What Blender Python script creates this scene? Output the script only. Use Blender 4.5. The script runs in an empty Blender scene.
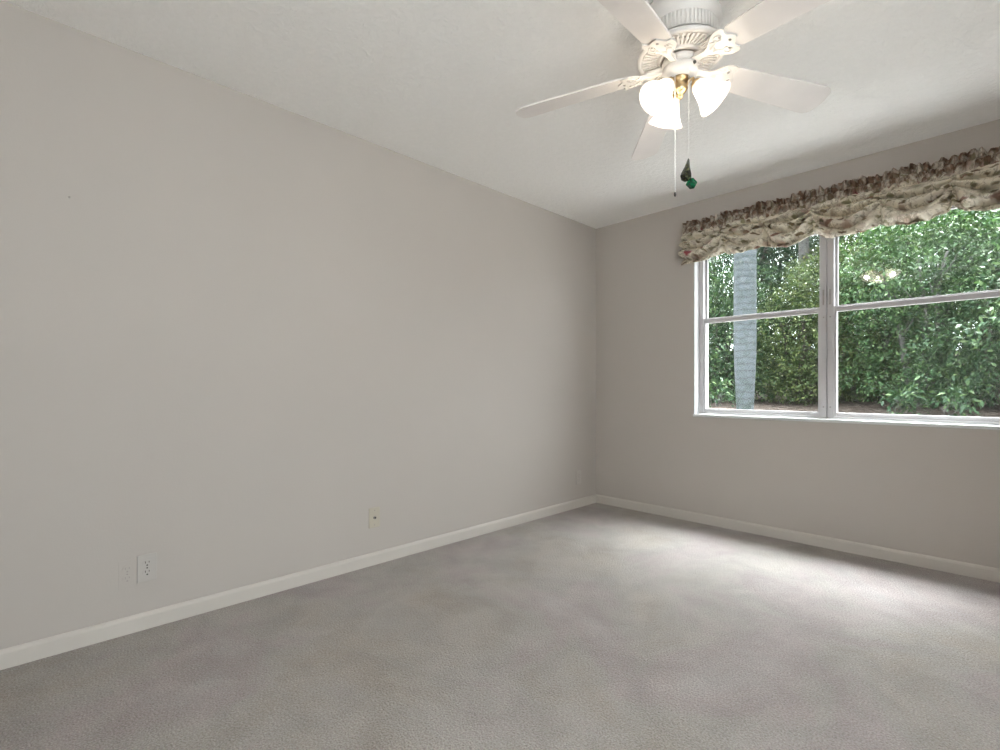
import bpy, math, random
import numpy as np
from mathutils import Vector, Matrix

S = bpy.context.scene
COL = S.collection
RNG = random.Random(7)
NP = np.random.default_rng(11)
pi = math.pi

# ------------------------------------------------------------------ camera
FPX, HOR = 496.0, 387.0
CAM = Vector((2.567, -3.711, 1.028))
YAW = math.radians(45.63)
cam_d = bpy.data.cameras.new('camera')
cam = bpy.data.objects.new('camera', cam_d)
COL.objects.link(cam)
cam.location = CAM
cam.rotation_euler = (pi / 2, 0, YAW)
cam_d.sensor_width = 36
cam_d.lens = FPX / 1000 * 36
cam_d.shift_y = (HOR - 375) / 1000
cam_d.clip_start = 0.05
S.camera = cam
FWD = Vector((-math.sin(YAW), math.cos(YAW), 0))
RGT = Vector((math.cos(YAW), math.sin(YAW), 0))

# ------------------------------------------------------------------ world and exposure
SKY_STRENGTH = 21.0
LAMP_W = 2.9
W = bpy.data.worlds.new('sky')
S.world = W
W.use_nodes = True
nt = W.node_tree
bg = nt.nodes['Background']
tc = nt.nodes.new('ShaderNodeTexCoord')
sep = nt.nodes.new('ShaderNodeSeparateXYZ')
rmp = nt.nodes.new('ShaderNodeValToRGB')
nt.links.new(tc.outputs['Generated'], sep.inputs[0])
nt.links.new(sep.outputs['Z'], rmp.inputs[0])
rmp.color_ramp.elements[0].position = 0.0
rmp.color_ramp.elements[0].color = (0.325, 0.325, 0.345, 1)
rmp.color_ramp.elements[1].position = 0.95
em_ = rmp.color_ramp.elements.new(0.6)
em_.color = (0.43, 0.425, 0.445, 1)
rmp.color_ramp.elements[2].color = (0.97, 0.945, 0.985, 1)
# bright veil of cloud where the hidden sun stands, high beyond the garden
SUN_EL, SUN_AZ, VEIL = math.radians(69.5), math.radians(14), 11.5
dot = nt.nodes.new('ShaderNodeVectorMath')
dot.operation = 'DOT_PRODUCT'
dot.inputs[1].default_value = (math.cos(SUN_EL) * math.sin(SUN_AZ), math.cos(SUN_EL) * math.cos(SUN_AZ), math.sin(SUN_EL))
nt.links.new(tc.outputs['Generated'], dot.inputs[0])
prev = dot.outputs['Value']
for op, v in (('MAXIMUM', 0.0), ('POWER', 22.0), ('MULTIPLY', VEIL), ('ADD', 1.0)):
    m_ = nt.nodes.new('ShaderNodeMath')
    m_.operation = op
    m_.inputs[1].default_value = v
    nt.links.new(prev, m_.inputs[0])
    prev = m_.outputs[0]
m_ = nt.nodes.new('ShaderNodeMath')
m_.operation = 'MULTIPLY'
m_.inputs[1].default_value = SKY_STRENGTH
nt.links.new(prev, m_.inputs[0])
nt.links.new(rmp.outputs[0], bg.inputs['Color'])
nt.links.new(m_.outputs[0], bg.inputs['Strength'])
S.view_settings.view_transform = 'Standard'
S.view_settings.look = 'None'
S.view_settings.gamma = 1
S.view_settings.use_curve_mapping = False
S.view_settings.exposure = 0.0
S.cycles.max_bounces = 14
S.cycles.diffuse_bounces = 8
S.cycles.transmission_bounces = 10
S.cycles.transparent_max_bounces = 16
S.cycles.sample_clamp_indirect = 6.0
S.cycles.caustics_reflective = False
S.cycles.caustics_refractive = False


# ------------------------------------------------------------------ helpers
class MB:
    def __init__(self):
        self.v, self.f, self.sm, self.uv = [], [], [], {}

    def add(self, verts, faces, smooth=False):
        b = len(self.v)
        self.v += [tuple(p) for p in verts]
        self.f += [tuple(b + i for i in q) for q in faces]
        self.sm += [smooth] * len(faces)
        return self

    def box(self, x0, y0, z0, x1, y1, z1, M=None):
        vs = [Vector((x, y, z)) for x in (x0, x1) for y in (y0, y1) for z in (z0, z1)]
        if M is not None:
            vs = [M @ p for p in vs]
        return self.add(vs, [(0, 1, 3, 2), (4, 6, 7, 5), (0, 4, 5, 1), (2, 3, 7, 6), (0, 2, 6, 4), (1, 5, 7, 3)])

    def lathe(self, prof, seg=32, M=None, smooth=True, arc=None):
        """prof: list of (r, z) revolved about z"""
        vs, fs = [], []
        n = len(prof)
        for k in range(seg):
            a = 2 * pi * k / seg
            for r, z in prof:
                p = Vector((r * math.cos(a), r * math.sin(a), z))
                vs.append(M @ p if M is not None else p)
        for k in range(seg):
            k2 = (k + 1) % seg
            for i in range(n - 1):
                fs.append((k * n + i, k2 * n + i, k2 * n + i + 1, k * n + i + 1))
        return self.add(vs, fs, smooth)

    def tube(self, pts, r, seg=8, smooth=True):
        pts = [Vector(p) for p in pts]
        rs = r if isinstance(r, (list, tuple)) else [r] * len(pts)
        vs, fs = [], []
        t0 = (pts[1] - pts[0]).normalized()
        up = Vector((0, 0, 1)) if abs(t0.z) < .9 else Vector((1, 0, 0))
        n = t0.cross(up).normalized()
        for i, p in enumerate(pts):
            t = (pts[min(i + 1, len(pts) - 1)] - pts[max(i - 1, 0)]).normalized()
            n = (n - t * n.dot(t)).normalized()
            b = t.cross(n)
            for k in range(seg):
                a = 2 * pi * k / seg
                vs.append(p + (n * math.cos(a) + b * math.sin(a)) * rs[i])
        for i in range(len(pts) - 1):
            for k in range(seg):
                k2 = (k + 1) % seg
                fs.append((i * seg + k, i * seg + k2, (i + 1) * seg + k2, (i + 1) * seg + k))
        fs.append(tuple(range(seg - 1, -1, -1)))
        fs.append(tuple((len(pts) - 1) * seg + k for k in range(seg)))
        return self.add(vs, fs, smooth)

    def prism(self, outline, z0, z1, M=None, zf=None):
        """extrude a 2D outline between z0 and z1 (local), zf(x,y) adds height"""
        n = len(outline)
        zf = zf or (lambda x, y: 0)
        vs = [Vector((x, y, z0 + zf(x, y))) for x, y in outline] + [Vector((x, y, z1 + zf(x, y))) for x, y in outline]
        if M is not None:
            vs = [M @ p for p in vs]
        fs = [tuple(range(n - 1, -1, -1)), tuple(range(n, 2 * n))]
        fs += [(i, (i + 1) % n, n + (i + 1) % n, n + i) for i in range(n)]
        return self.add(vs, fs)

    def build(self, name, mat=None, parent=None, bevel=0, loc=None):
        me = bpy.data.meshes.new(name)
        me.from_pydata(self.v, [], self.f)
        me.polygons.foreach_set('use_smooth', self.sm)
        me.update()
        o = bpy.data.objects.new(name, me)
        COL.objects.link(o)
        if mat is not None:
            me.materials.append(mat)
        if parent is not None:
            o.parent = parent
        if loc is not None:
            o.location = loc
        if bevel:
            m = o.modifiers.new('bevel', 'BEVEL')
            m.width = bevel
            m.segments = 2
            m.limit_method = 'ANGLE'
        return o


def empty(name, loc, rz=0.0):
    o = bpy.data.objects.new(name, None)
    COL.objects.link(o)
    o.location = loc
    o.rotation_euler = (0, 0, rz)
    o.empty_display_size = .1
    return o


def tag(o, label=None, cat=None, group=None, kind=None):
    for k, v in (('label', label), ('category', cat), ('group', group), ('kind', kind)):
        if v:
            o[k] = v
    return o


class NT:
    def __init__(self, name):
        self.m = bpy.data.materials.new(name)
        self.m.use_nodes = True
        self.t = self.m.node_tree
        self.b = self.t.nodes['Principled BSDF']
        self.out = self.t.nodes['Material Output']

    def n(self, typ, **kw):
        x = self.t.nodes.new('ShaderNode' + typ)
        for k, v in kw.items():
            setattr(x, k, v)
        return x

    def l(self, a, b):
        self.t.links.new(a, b)

    def set(self, node, **kw):
        for k, v in kw.items():
            node.inputs[k.replace('_', ' ')].default_value = v

    def noise(self, scale, detail=4, rough=.5, dist=0, vec=None):
        x = self.n('TexNoise')
        self.set(x, Scale=scale, Detail=detail, Roughness=rough, Distortion=dist)
        if vec is not None:
            self.l(vec, x.inputs['Vector'])
        return x

    def ramp(self, fac, stops):
        r = self.n('ValToRGB')
        e = r.color_ramp.elements
        while len(e) < len(stops):
            e.new(.5)
        for i, (p, c) in enumerate(stops):
            e[i].position = p
            e[i].color = (*c, 1) if len(c) == 3 else c
        self.l(fac, r.inputs[0])
        return r

    def mix(self, fac, a, b, mode='MIX'):
        x = self.n('Mix', data_type='RGBA', blend_type=mode)
        for sock, v in ((x.inputs[0], fac), (x.inputs[6], a), (x.inputs[7], b)):
            if isinstance(v, (int, float)):
                sock.default_value = v
            elif isinstance(v, tuple):
                sock.default_value = (*v, 1)
            else:
                self.l(v, sock)
        return x.outputs[2]

    def math(self, op, a, b=0.0):
        x = self.n('Math', operation=op)
        for i, v in enumerate((a, b)):
            if isinstance(v, (int, float)):
                x.inputs[i].default_value = v
            else:
                self.l(v, x.inputs[i])
        return x.outputs[0]

    def bump(self, h, strength, dist):
        x = self.n('Bump')
        self.set(x, Strength=strength, Distance=dist)
        self.l(h, x.inputs['Height'])
        self.l(x.outputs[0], self.b.inputs['Normal'])

    def objco(self):
        return self.n('TexCoord').outputs['Object']


def simple(name, col, rough=.5, var=.06, scale=6, metal=0, bump=0, bscale=60, spec=.5):
    k = NT(name)
    nz = k.noise(scale, 3, vec=k.objco())
    a = tuple(c * (1 - var) for c in col)
    b = tuple(min(1, c * (1 + var)) for c in col)
    r = k.ramp(nz.outputs['Fac'], [(.3, a), (.7, b)])
    k.l(r.outputs[0], k.b.inputs['Base Color'])
    k.set(k.b, Roughness=rough, Metallic=metal, Specular_IOR_Level=spec)
    if bump:
        z2 = k.noise(bscale, 4, vec=k.objco())
        k.bump(z2.outputs['Fac'], bump, .004)
    return k.m


# ------------------------------------------------------------------ materials of the room
M = {}
M['wall'] = simple('wall_paint', (0.488, 0.452, 0.418), .8, .015, 1.3, bump=.08, bscale=90, spec=.2)
k = NT('knockdown_ceiling')
co = k.objco()
n1 = k.noise(38, 5, .6, .4, co)
n2 = k.noise(130, 3, .6, 0, co)
hgt = k.ramp(n1.outputs['Fac'], [(.42, (0, 0, 0)), (.58, (1, 1, 1))])
k.bump(k.math('ADD', hgt.outputs[0], k.math('MULTIPLY', n2.outputs['Fac'], .35)), .38, .005)
r = k.ramp(n1.outputs['Fac'], [(.3, (.90, .885, .862)), (.7, (.925, .910, .887))])
k.l(r.outputs[0], k.b.inputs['Base Color'])
k.set(k.b, Roughness=.9, Specular_IOR_Level=.1)
M['ceiling'] = k.m

k = NT('cut_pile_carpet')
co = k.objco()
big = k.noise(1.3, 5, .62, .6, co)
mid = k.noise(4.5, 4, .6, .5, co)
fine = k.noise(165, 3, .75, 0, co)
tuft = k.n('TexVoronoi')
k.set(tuft, Scale=150)
k.l(co, tuft.inputs['Vector'])
c1 = k.ramp(big.outputs['Fac'], [(.36, (.388, .350, .310)), (.50, (.408, .384, .358)), (.58, (.402, .356, .345)), (.68, (.428, .402, .388))])
c2 = k.ramp(mid.outputs['Fac'], [(.35, (.90, .90, .90)), (.62, (1.06, 1.06, 1.06))])
c3 = k.ramp(fine.outputs['Fac'], [(.28, (.55, .54, .53)), (.70, (1.34, 1.34, 1.34))])
cc = k.mix(1.0, k.mix(1.0, c1.outputs[0], c2.outputs[0], 'MULTIPLY'), c3.outputs[0], 'MULTIPLY')
k.l(cc, k.b.inputs['Base Color'])
k.set(k.b, Roughness=1.0, Specular_IOR_Level=.05, Sheen_Weight=.15, Sheen_Roughness=.6)
hh = k.math('ADD', k.math('MULTIPLY', fine.outputs['Fac'], .8), k.math('MULTIPLY', tuft.outputs['Distance'], -.8))
k.bump(k.math('ADD', hh, k.math('MULTIPLY', mid.outputs['Fac'], 1.2)), .7, .012)
M['carpet'] = k.m

M['base'] = simple('baseboard_paint', (.575, .540, .497), .55, .02, 4, spec=.25)
M['trim'] = simple('white_trim_paint', (.66, .67, .67), .4, .03, 5)
M['alu'] = simple('white_window_metal', (.50, .485, .49), .42, .05, 7)
M['seam'] = simple('dark_gasket', (.10, .10, .10), .6, .05)
M['fan'] = simple('white_fan_enamel', (.69, .665, .64), .35, .02, 5)
M['blade'] = simple('white_fan_blade', (.78, .74, .715), .45, .03, 9)
M['brass'] = simple('aged_brass', (.50, .38, .22), .3, .15, 30, metal=1)
M['chain'] = simple('white_bead_chain', (.85, .84, .82), .4, .03)
M['ivory'] = simple('ivory_plastic', (.50, .46, .375), .6, .03, spec=.15)
M['whiteplastic'] = simple('white_plastic', (.490, .463, .435), .6, .02, spec=.15)
M['dark'] = simple('dark_slot', (.05, .045, .04), .6, .05)
M['steel'] = simple('dull_steel', (.35, .33, .31), .4, .1, 40, metal=.8)

k = NT('frosted_glass_shade')
tr = k.n('BsdfTransparent')
tl = k.n('BsdfTranslucent')
df = k.n('BsdfDiffuse')
gl = k.n('BsdfGlossy')
k.set(tr, Color=(1, .97, .92, 1))
k.set(tl, Color=(.95, .91, .84, 1))
k.set(df, Color=(.85, .83, .80, 1))
k.set(gl, Roughness=.25)
m1, m2, m3 = k.n('MixShader'), k.n('MixShader'), k.n('MixShader')
nz = k.noise(40, 2, vec=k.objco())
k.l(k.ramp(nz.outputs['Fac'], [(.3, (.56, .56, .56)), (.7, (.64, .64, .64))]).outputs[0], m1.inputs[0])
k.l(df.outputs[0], m1.inputs[1]); k.l(tl.outputs[0], m1.inputs[2])
m2.inputs[0].default_value = .34
k.l(m1.outputs[0], m2.inputs[1]); k.l(tr.outputs[0], m2.inputs[2])
m3.inputs[0].default_value = .05
k.l(m2.outputs[0], m3.inputs[1]); k.l(gl.outputs[0], m3.inputs[2])
k.l(m3.outputs[0], k.out.inputs['Surface'])
M['shade'] = k.m

k = NT('glowing_bulb')
em = k.n('Emission')
k.set(em, Color=(1, .86, .66, 1), Strength=7)
k.l(em.outputs[0], k.out.inputs['Surface'])
M['bulb'] = k.m

k = NT('window_glass')
tr, gl, df = k.n('BsdfTransparent'), k.n('BsdfGlossy'), k.n('BsdfDiffuse')
k.set(tr, Color=(.93, .97, .96, 1)); k.set(gl, Roughness=.02); k.set(df, Color=(.62, .74, .76, 1))
lw = k.n('LayerWeight')
fr = k.math('ADD', k.math('MULTIPLY', k.math('POWER', lw.outputs['Facing'], 5.0), .94), .045)      # Schlick reflectance of clean glass
nz = k.noise(2.2, 5, .6, .5, k.objco())
m1, m2 = k.n('MixShader'), k.n('MixShader')
k.l(k.ramp(nz.outputs['Fac'], [(.35, (.002, .002, .002)), (.75, (.008, .008, .008))]).outputs[0], m1.inputs[0])
k.l(tr.outputs[0], m1.inputs[1]); k.l(df.outputs[0], m1.inputs[2])
k.l(fr, m2.inputs[0]); k.l(m1.outputs[0], m2.inputs[1]); k.l(gl.outputs[0], m2.inputs[2])
k.l(m2.outputs[0], k.out.inputs['Surface'])
M['glass'] = k.m

k = NT('floral_chintz')
uv = k.n('UVMap').outputs[0]
wob = k.noise(9, 3, .6, 0, uv)
vadd = k.n('VectorMath', operation='MULTIPLY_ADD')
k.l(wob.outputs['Color'], vadd.inputs[0]); vadd.inputs[1].default_value = (.10, .10, 0); k.l(uv, vadd.inputs[2])
vv = vadd.outputs[0]
base = k.ramp(k.noise(5, 3, vec=uv).outputs['Fac'], [(.3, (.80, .74, .63)), (.7, (.87, .83, .74))]).outputs[0]


def motif(col_in, scale, thr, stops, off, soft=.05, stretch=None):
    mp = k.n('Mapping')
    mp.inputs['Location'].default_value = off
    if stretch:
        mp.inputs['Rotation'].default_value = (0, 0, stretch[1])
        mp.inputs['Scale'].default_value = (stretch[0], 1, 1)
    k.l(vv, mp.inputs[0])
    vo = k.n('TexVoronoi')
    k.set(vo, Scale=scale, Randomness=1.0)
    k.l(mp.outputs[0], vo.inputs['Vector'])
    sepc = k.n('SeparateColor')
    k.l(vo.outputs['Color'], sepc.inputs[0])
    colr = k.ramp(sepc.outputs[0], stops)
    colr.color_ramp.interpolation = 'CONSTANT'
    mask = k.ramp(vo.outputs['Distance'], [(thr - soft, (1, 1, 1)), (thr + soft, (0, 0, 0))])
    keep = k.math('GREATER_THAN', sepc.outputs[1], .42)
    return k.mix(k.math('MULTIPLY', mask.outputs[0], keep), col_in, colr.outputs[0])


def vine(col_in, scale, off, width, col, amt):
    mp = k.n('Mapping')
    mp.inputs['Location'].default_value = off
    k.l(uv, mp.inputs[0])
    nz = k.noise(scale, 3, .62, .5, mp.outputs[0])
    dev = k.math('ABSOLUTE', k.math('SUBTRACT', nz.outputs['Fac'], .5))
    br = k.noise(scale * .9, 2, .5, 0, vv)
    mask = k.math('MULTIPLY', k.ramp(dev, [(width * .5, (1, 1, 1)), (width, (0, 0, 0))]).outputs[0],
                  k.ramp(br.outputs['Fac'], [(.44, (0, 0, 0)), (.54, (amt, amt, amt))]).outputs[0])
    return k.mix(mask, col_in, col)


c = motif(base, 8, .30, [(0, (.60, .47, .38)), (.4, (.50, .47, .36)), (.7, (.56, .43, .36))], (7.2, 2.1, 0), .12)
c = vine(c, 13, (0, 0, 0), .034, (.34, .28, .20), .6)
c = vine(c, 19, (3.1, 4.2, 0), .036, (.31, .27, .19), .6)
c = motif(c, 22, .33, [(0, (.22, .17, .10)), (.3, (.33, .31, .20)), (.6, (.17, .15, .09)), (.8, (.28, .17, .12))], (0, 0, 0), .07, (.55, .7))
c = motif(c, 27, .30, [(0, (.28, .25, .16)), (.4, (.36, .33, .23)), (.7, (.20, .15, .10))], (3.3, 1.7, 0), .07, (.5, -.9))
c = motif(c, 7, .20, [(0, (.34, .09, .10)), (.22, (.50, .38, .30)), (.45, (.27, .17, .13)), (.7, (.44, .36, .28)), (.9, (.30, .07, .09))], (1.2, 5.1, 0), .06)
# brown band along the header: dense print plus painted shade of the gathers
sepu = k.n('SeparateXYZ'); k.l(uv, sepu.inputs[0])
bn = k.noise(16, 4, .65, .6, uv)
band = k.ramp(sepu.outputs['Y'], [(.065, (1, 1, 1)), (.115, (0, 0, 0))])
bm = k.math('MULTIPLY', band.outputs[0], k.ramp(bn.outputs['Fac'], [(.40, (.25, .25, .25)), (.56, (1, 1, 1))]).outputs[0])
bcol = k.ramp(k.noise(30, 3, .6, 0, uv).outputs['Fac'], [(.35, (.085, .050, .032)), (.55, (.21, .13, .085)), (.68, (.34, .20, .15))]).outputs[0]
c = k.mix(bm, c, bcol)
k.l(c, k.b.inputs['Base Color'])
k.set(k.b, Roughness=.8, Specular_IOR_Level=.2)
weave = k.noise(300, 2, vec=uv)
k.bump(weave.outputs['Fac'], .15, .001)
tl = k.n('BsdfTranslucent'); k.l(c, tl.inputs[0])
ms = k.n('MixShader'); ms.inputs[0].default_value = .34
k.l(k.b.outputs[0], ms.inputs[1]); k.l(tl.outputs[0], ms.inputs[2]); k.l(ms.outputs[0], k.out.inputs['Surface'])
M['fabric'] = k.m

# ------------------------------------------------------------------ the room shell
RX, RY, RH = 3.51, -4.55, 2.44
T = .2
WX0, WX1, WZ0, WZ1 = .894, 2.616, .808, 2.10      # window opening


def struct(o, label=None):
    o['kind'] = 'structure'
    if label:
        o['label'] = label
    return o


struct(MB().box(-T, RY - T, -.12, RX + T, T, 0).build('floor', M['carpet']), 'grey mauve cut pile carpet over the whole floor')
struct(MB().box(-T, RY - T, RH, RX + T, T, RH + .15).build('ceiling', M['ceiling']), 'white textured ceiling')
struct(MB().box(-T, RY - T, 0, 0, T, RH).build('wall_left', M['wall']), 'long plain greige wall on the left')
struct(MB().box(0, RY - T, 0, RX, RY, RH).build('wall_front', M['wall']), 'plain greige wall behind the camera')


def wall_with_opening(name, xs, zs, label, Mx=None):
    """one connected ring of wall round a rectangular opening, inner face on local y = 0"""
    vid, verts = {}, []
    for yy in (0, T):
        for i, x in enumerate(xs):
            for j, z in enumerate(zs):
                vid[(yy, i, j)] = len(verts)
                p = Vector((x, yy, z))
                verts.append(Mx @ p if Mx is not None else p)
    fc = []
    for i in range(3):
        for j in range(3):
            if (i, j) == (1, 1):
                continue
            q = [(i, j), (i + 1, j), (i + 1, j + 1), (i, j + 1)]
            fc.append(tuple(vid[(0, *p)] for p in q))
            fc.append(tuple(vid[(T, *p)] for p in reversed(q)))
    ring = [(1, 1), (2, 1), (2, 2), (1, 2)]
    outer = [(0, 0), (1, 0), (2, 0), (3, 0), (3, 1), (3, 2), (3, 3), (2, 3), (1, 3), (0, 3), (0, 2), (0, 1)]
    for q in range(4):
        p0, p1 = ring[q], ring[(q + 1) % 4]
        fc.append((vid[(0, *p1)], vid[(0, *p0)], vid[(T, *p0)], vid[(T, *p1)]))
    for q in range(12):
        p0, p1 = outer[q], outer[(q + 1) % 12]
        fc.append((vid[(0, *p0)], vid[(0, *p1)], vid[(T, *p1)], vid[(T, *p0)]))
    struct(MB().add(verts, fc).build(name, M['wall']), label)


# unseen window added for fill light, in the right wall behind the camera
SY0, SY1 = -4.42, -2.50
SZ0 = .30                                  # its lower sill
wall_with_opening('wall_back', [0, WX0, WX1, RX], [0, WZ0, WZ1, RH], 'greige wall with the double window')
SIDE = Matrix.Translation((RX, T, 0)) @ Matrix.Rotation(-pi / 2, 4, 'Z')
wall_with_opening('wall_right', [0, T - SY1, T - SY0, T - RY + T], [0, SZ0, WZ1, RH], 'greige wall right of the window, beyond the frame', SIDE)

# baseboards: profile with an eased top
BH, BD = .070, .013
prof = [(0, 0), (BD, 0), (BD, BH - .014), (BD * .75, BH - .006), (BD * .35, BH), (0, BH)]


def baseboard(name, p0, p1, inward, label):
    p0, p1, n = Vector(p0), Vector(p1), Vector(inward)
    vs = [p0 + n * d + Vector((0, 0, z)) for d, z in prof] + [p1 + n * d + Vector((0, 0, z)) for d, z in prof]
    k_ = len(prof)
    fs = [(i, (i + 1) % k_, k_ + (i + 1) % k_, k_ + i) for i in range(k_)] + [tuple(range(k_ - 1, -1, -1)), tuple(range(k_, 2 * k_))]
    struct(MB().add(vs, fs).build(name, M['base']), label)


baseboard('baseboard_left', (0, RY, 0), (0, 0, 0), (1, 0, 0), 'pale baseboard along the left wall')
baseboard('baseboard_back', (BD, 0, 0), (RX - BD, 0, 0), (0, -1, 0), 'pale baseboard under the window')
baseboard('baseboard_right', (RX, RY, 0), (RX, 0, 0), (-1, 0, 0), 'pale baseboard along the right wall')
baseboard('baseboard_front', (BD, RY, 0), (RX - BD, RY, 0), (0, 1, 0), 'pale baseboard behind the camera')

# window reveal lining and sill
rv = MB()
rv.box(WX0, .002, WZ0 + .014, WX0 + .004, .085, WZ1)
rv.box(WX1 - .004, .002, WZ0 + .014, WX1, .085, WZ1)
rv.box(WX0, .002, WZ1 - .004, WX1, .085, WZ1)
struct(rv.build('trim_1', M['trim']), 'white painted reveal around the window')
struct(MB().box(WX0 - .004, -.012, WZ0 - .006, WX1 + .004, .19, WZ0 + .014).build('trim_2', M['trim'], bevel=.003),
       'thin white sill along the bottom of the window')

# ------------------------------------------------------------------ the two sash windows
XM = 1.742            # seam between the units
ZB, ZR, ZT = WZ0 + .014, 1.535, WZ1


def window(name, x0, x1, label, flip, ZB=ZB, ZR=ZR):
    root = empty(name, ((x0 + x1) / 2, .09, ZB))
    struct(root, label)
    inv = Matrix.Translation(-root.location)

    def part(mb, nm, mat, bevel=0, parent=root):
        o = mb.build(nm, mat, parent, bevel)
        if parent is root:
            o.location = -root.location
        return o
    jl = .032 if not flip else .037
    jr = .037 if not flip else .032
    f = MB()
    f.box(x0, .080, ZB, x0 + jl, .165, ZT)
    f.box(x1 - jr, .080, ZB, x1, .165, ZT)
    f.box(x0 + jl, .080, ZB, x1 - jr, .165, ZB + .016)
    f.box(x0 + jl, .080, ZT - .03, x1 - jr, .165, ZT)
    # small stepped lip inside the frame
    f.box(x0 + jl, .128, ZB + .016, x0 + jl + .006, .165, ZT - .03)
    f.box(x1 - jr - .006, .128, ZB + .016, x1 - jr, .165, ZT - .03)
    part(f, 'window_frame', M['alu'], .002)
    a, b = x0 + jl, x1 - jr
    # lower sash, inside
    s = MB()
    s.box(a, .088, ZB + .016, a + .012, .116, ZR + .020)
    s.box(b - .012, .088, ZB + .016, b, .116, ZR + .020)
    s.box(a + .012, .088, ZB + .016, b - .012, .116, ZB + .040)
    s.box(a + .012, .088, ZR - .018, b - .012, .116, ZR + .020)
    s.box(a + .012, .080, ZR + .006, b - .012, .088, ZR + .012)    # finger lip on the meeting rail
    part(s, 'lower_sash', M['alu'], .002)
    g = MB().box(a + .010, .100, ZB + .038, b - .010, .104, ZR - .016)
    part(g, 'lower_pane', M['glass'])
    # upper sash, outside
    u = MB()
    u.box(a + .001, .126, ZR - .012, a + .013, .150, ZT - .03)
    u.box(b - .013, .126, ZR - .012, b - .001, .150, ZT - .03)
    u.box(a + .013, .126, ZR - .012, b - .013, .150, ZR + .016)
    u.box(a + .013, .126, ZT - .05, b - .013, .150, ZT - .03)
    part(u, 'upper_sash', M['alu'], .002)
    g = MB().box(a + .011, .136, ZR + .014, b - .011, .140, ZT - .048)
    part(g, 'upper_pane', M['glass'])
    # balance clip and screws on the jamb beside the mullion
    jamb_x = (x1 - jr * .45) if not flip else (x0 + jl * .45)
    cl = MB().box(jamb_x - .004, .072, ZR + .03, jamb_x + .004, .080, ZR + .13)
    part(cl, 'balance_clip', M['steel'], .001)
    for zz in (ZB + .075, ZR - .05):
        sc = MB().lathe([(0, .003), (.004, .003), (.005, 0)], 12, Matrix.Translation((jamb_x, .0803, zz)) @ Matrix.Rotation(pi / 2, 4, 'X'))
        part(sc, 'screw', M['steel'])
    return root


window('window_1', WX0 + .004, XM, 'left white metal sash window of the pair', False)
window('window_2', XM + .004, WX1 - .004, 'right white metal sash window of the pair', True)
w3 = window('fill_window', 0, SY1 - SY0 - .008, 'white metal sash window added for fill light in the right wall behind the camera', False, SZ0 + .014, 1.2)
w3.location = (RX + .09, (SY0 + SY1) / 2, SZ0 + .014)
w3.rotation_euler = (0, 0, -pi / 2)
struct(MB().box(RX - .012, SY0 - .004, SZ0 - .006, RX + .19, SY1 + .004, SZ0 + .014).build('trim_4', M['trim'], bevel=.003), 'thin white sill of the added fill window behind the camera')
struct(MB().box(XM, .095, ZB, XM + .004, .16, ZT).build('trim_3', M['seam']), 'dark joint between the two window units')

# ------------------------------------------------------------------ ceiling fan
FC = CAM + FWD * 1.854 + RGT * .673
FX, FY = FC.x, FC.y
fan = empty('ceiling_fan', (FX, FY, RH))
tag(fan, 'white five blade ceiling fan with three lit frosted glass shades', 'ceiling fan')


def fpart(mb, name, mat, parent=None, bevel=0):
    o = mb.build(name, mat, parent or fan, bevel)
    return o


def Z(z):                       # world height to fan-local height
    return z - RH


# ceiling canopy / upper housing
hs = MB().lathe([(.0, Z(2.4395)), (.118, Z(2.4395)), (.126, Z(2.43)), (.142, Z(2.395)), (.146, Z(2.372)), (.134, Z(2.350)), (.128, Z(2.346)),
                 (.128, Z(2.288)), (.138, Z(2.283)), (.10, Z(2.279)), (0, Z(2.279))], 64)
fpart(hs, 'upper_housing', M['fan'])
# pierced band around the housing: upright fins
pb = MB()
for i in range(60):
    a = 2 * pi * i / 60
    Mx = Matrix.Rotation(a, 4, 'Z') @ Matrix.Translation((.129, 0, 0))
    pb.box(-.003, -.0035, Z(2.289), .004, .0035, Z(2.345), Mx)
fpart(pb, 'pierced_band', M['fan'])
# flared vented motor ring
mr = MB().lathe([(.150, Z(2.2740)), (.157, Z(2.2660)), (.157, Z(2.2590)), (.151, Z(2.2540)), (.139, Z(2.2555)), (.136, Z(2.2630)), (.082, Z(2.2630)), (.080, Z(2.2500)),
                 (.068, Z(2.2460)), (.066, Z(2.2570)), (.0, Z(2.2570)), (.0, Z(2.2800)), (.148, Z(2.2800))], 64)
fpart(mr, 'motor_housing', M['fan'])
vr = MB()
for i in range(48):
    a = 2 * pi * i / 48
    Mx = Matrix.Rotation(a, 4, 'Z')
    vr.box(.083, -.0042, Z(2.2525), .137, .0042, Z(2.2635), Mx)
vr.lathe([(.108, Z(2.2630)), (.108, Z(2.2540)), (.112, Z(2.2540)), (.112, Z(2.2630))], 48)
fpart(vr, 'vent_ribs', M['fan'], bevel=.001)
hub = MB().lathe([(0, Z(2.2460)), (.062, Z(2.2460)), (.066, Z(2.2400)), (.066, Z(2.2280)), (.055, Z(2.2220)), (0, Z(2.2220))], 40)
fpart(hub, 'rotor_hub', M['fan'])
sw = MB().lathe([(0, Z(2.223)), (.052, Z(2.223)), (.062, Z(2.217)), (.064, Z(2.205)), (.060, Z(2.188)), (.046, Z(2.178)), (0, Z(2.176))], 40)
swo = fpart(sw, 'switch_housing', M['fan'])
fpart(MB().lathe([(0, 0), (.006, 0), (.006, .006), (0, .008)], 12,
                 Matrix.Rotation(math.radians(-60) + YAW, 4, 'Z') @ Matrix.Translation((.062, 0, Z(2.206))) @ Matrix.Rotation(pi / 2, 4, 'Y')),
      'reverse_switch', M['dark'], swo)

# blades
BZ = Z(2.228)
DROOP, PITCH = math.radians(4.2), math.radians(13)


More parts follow.
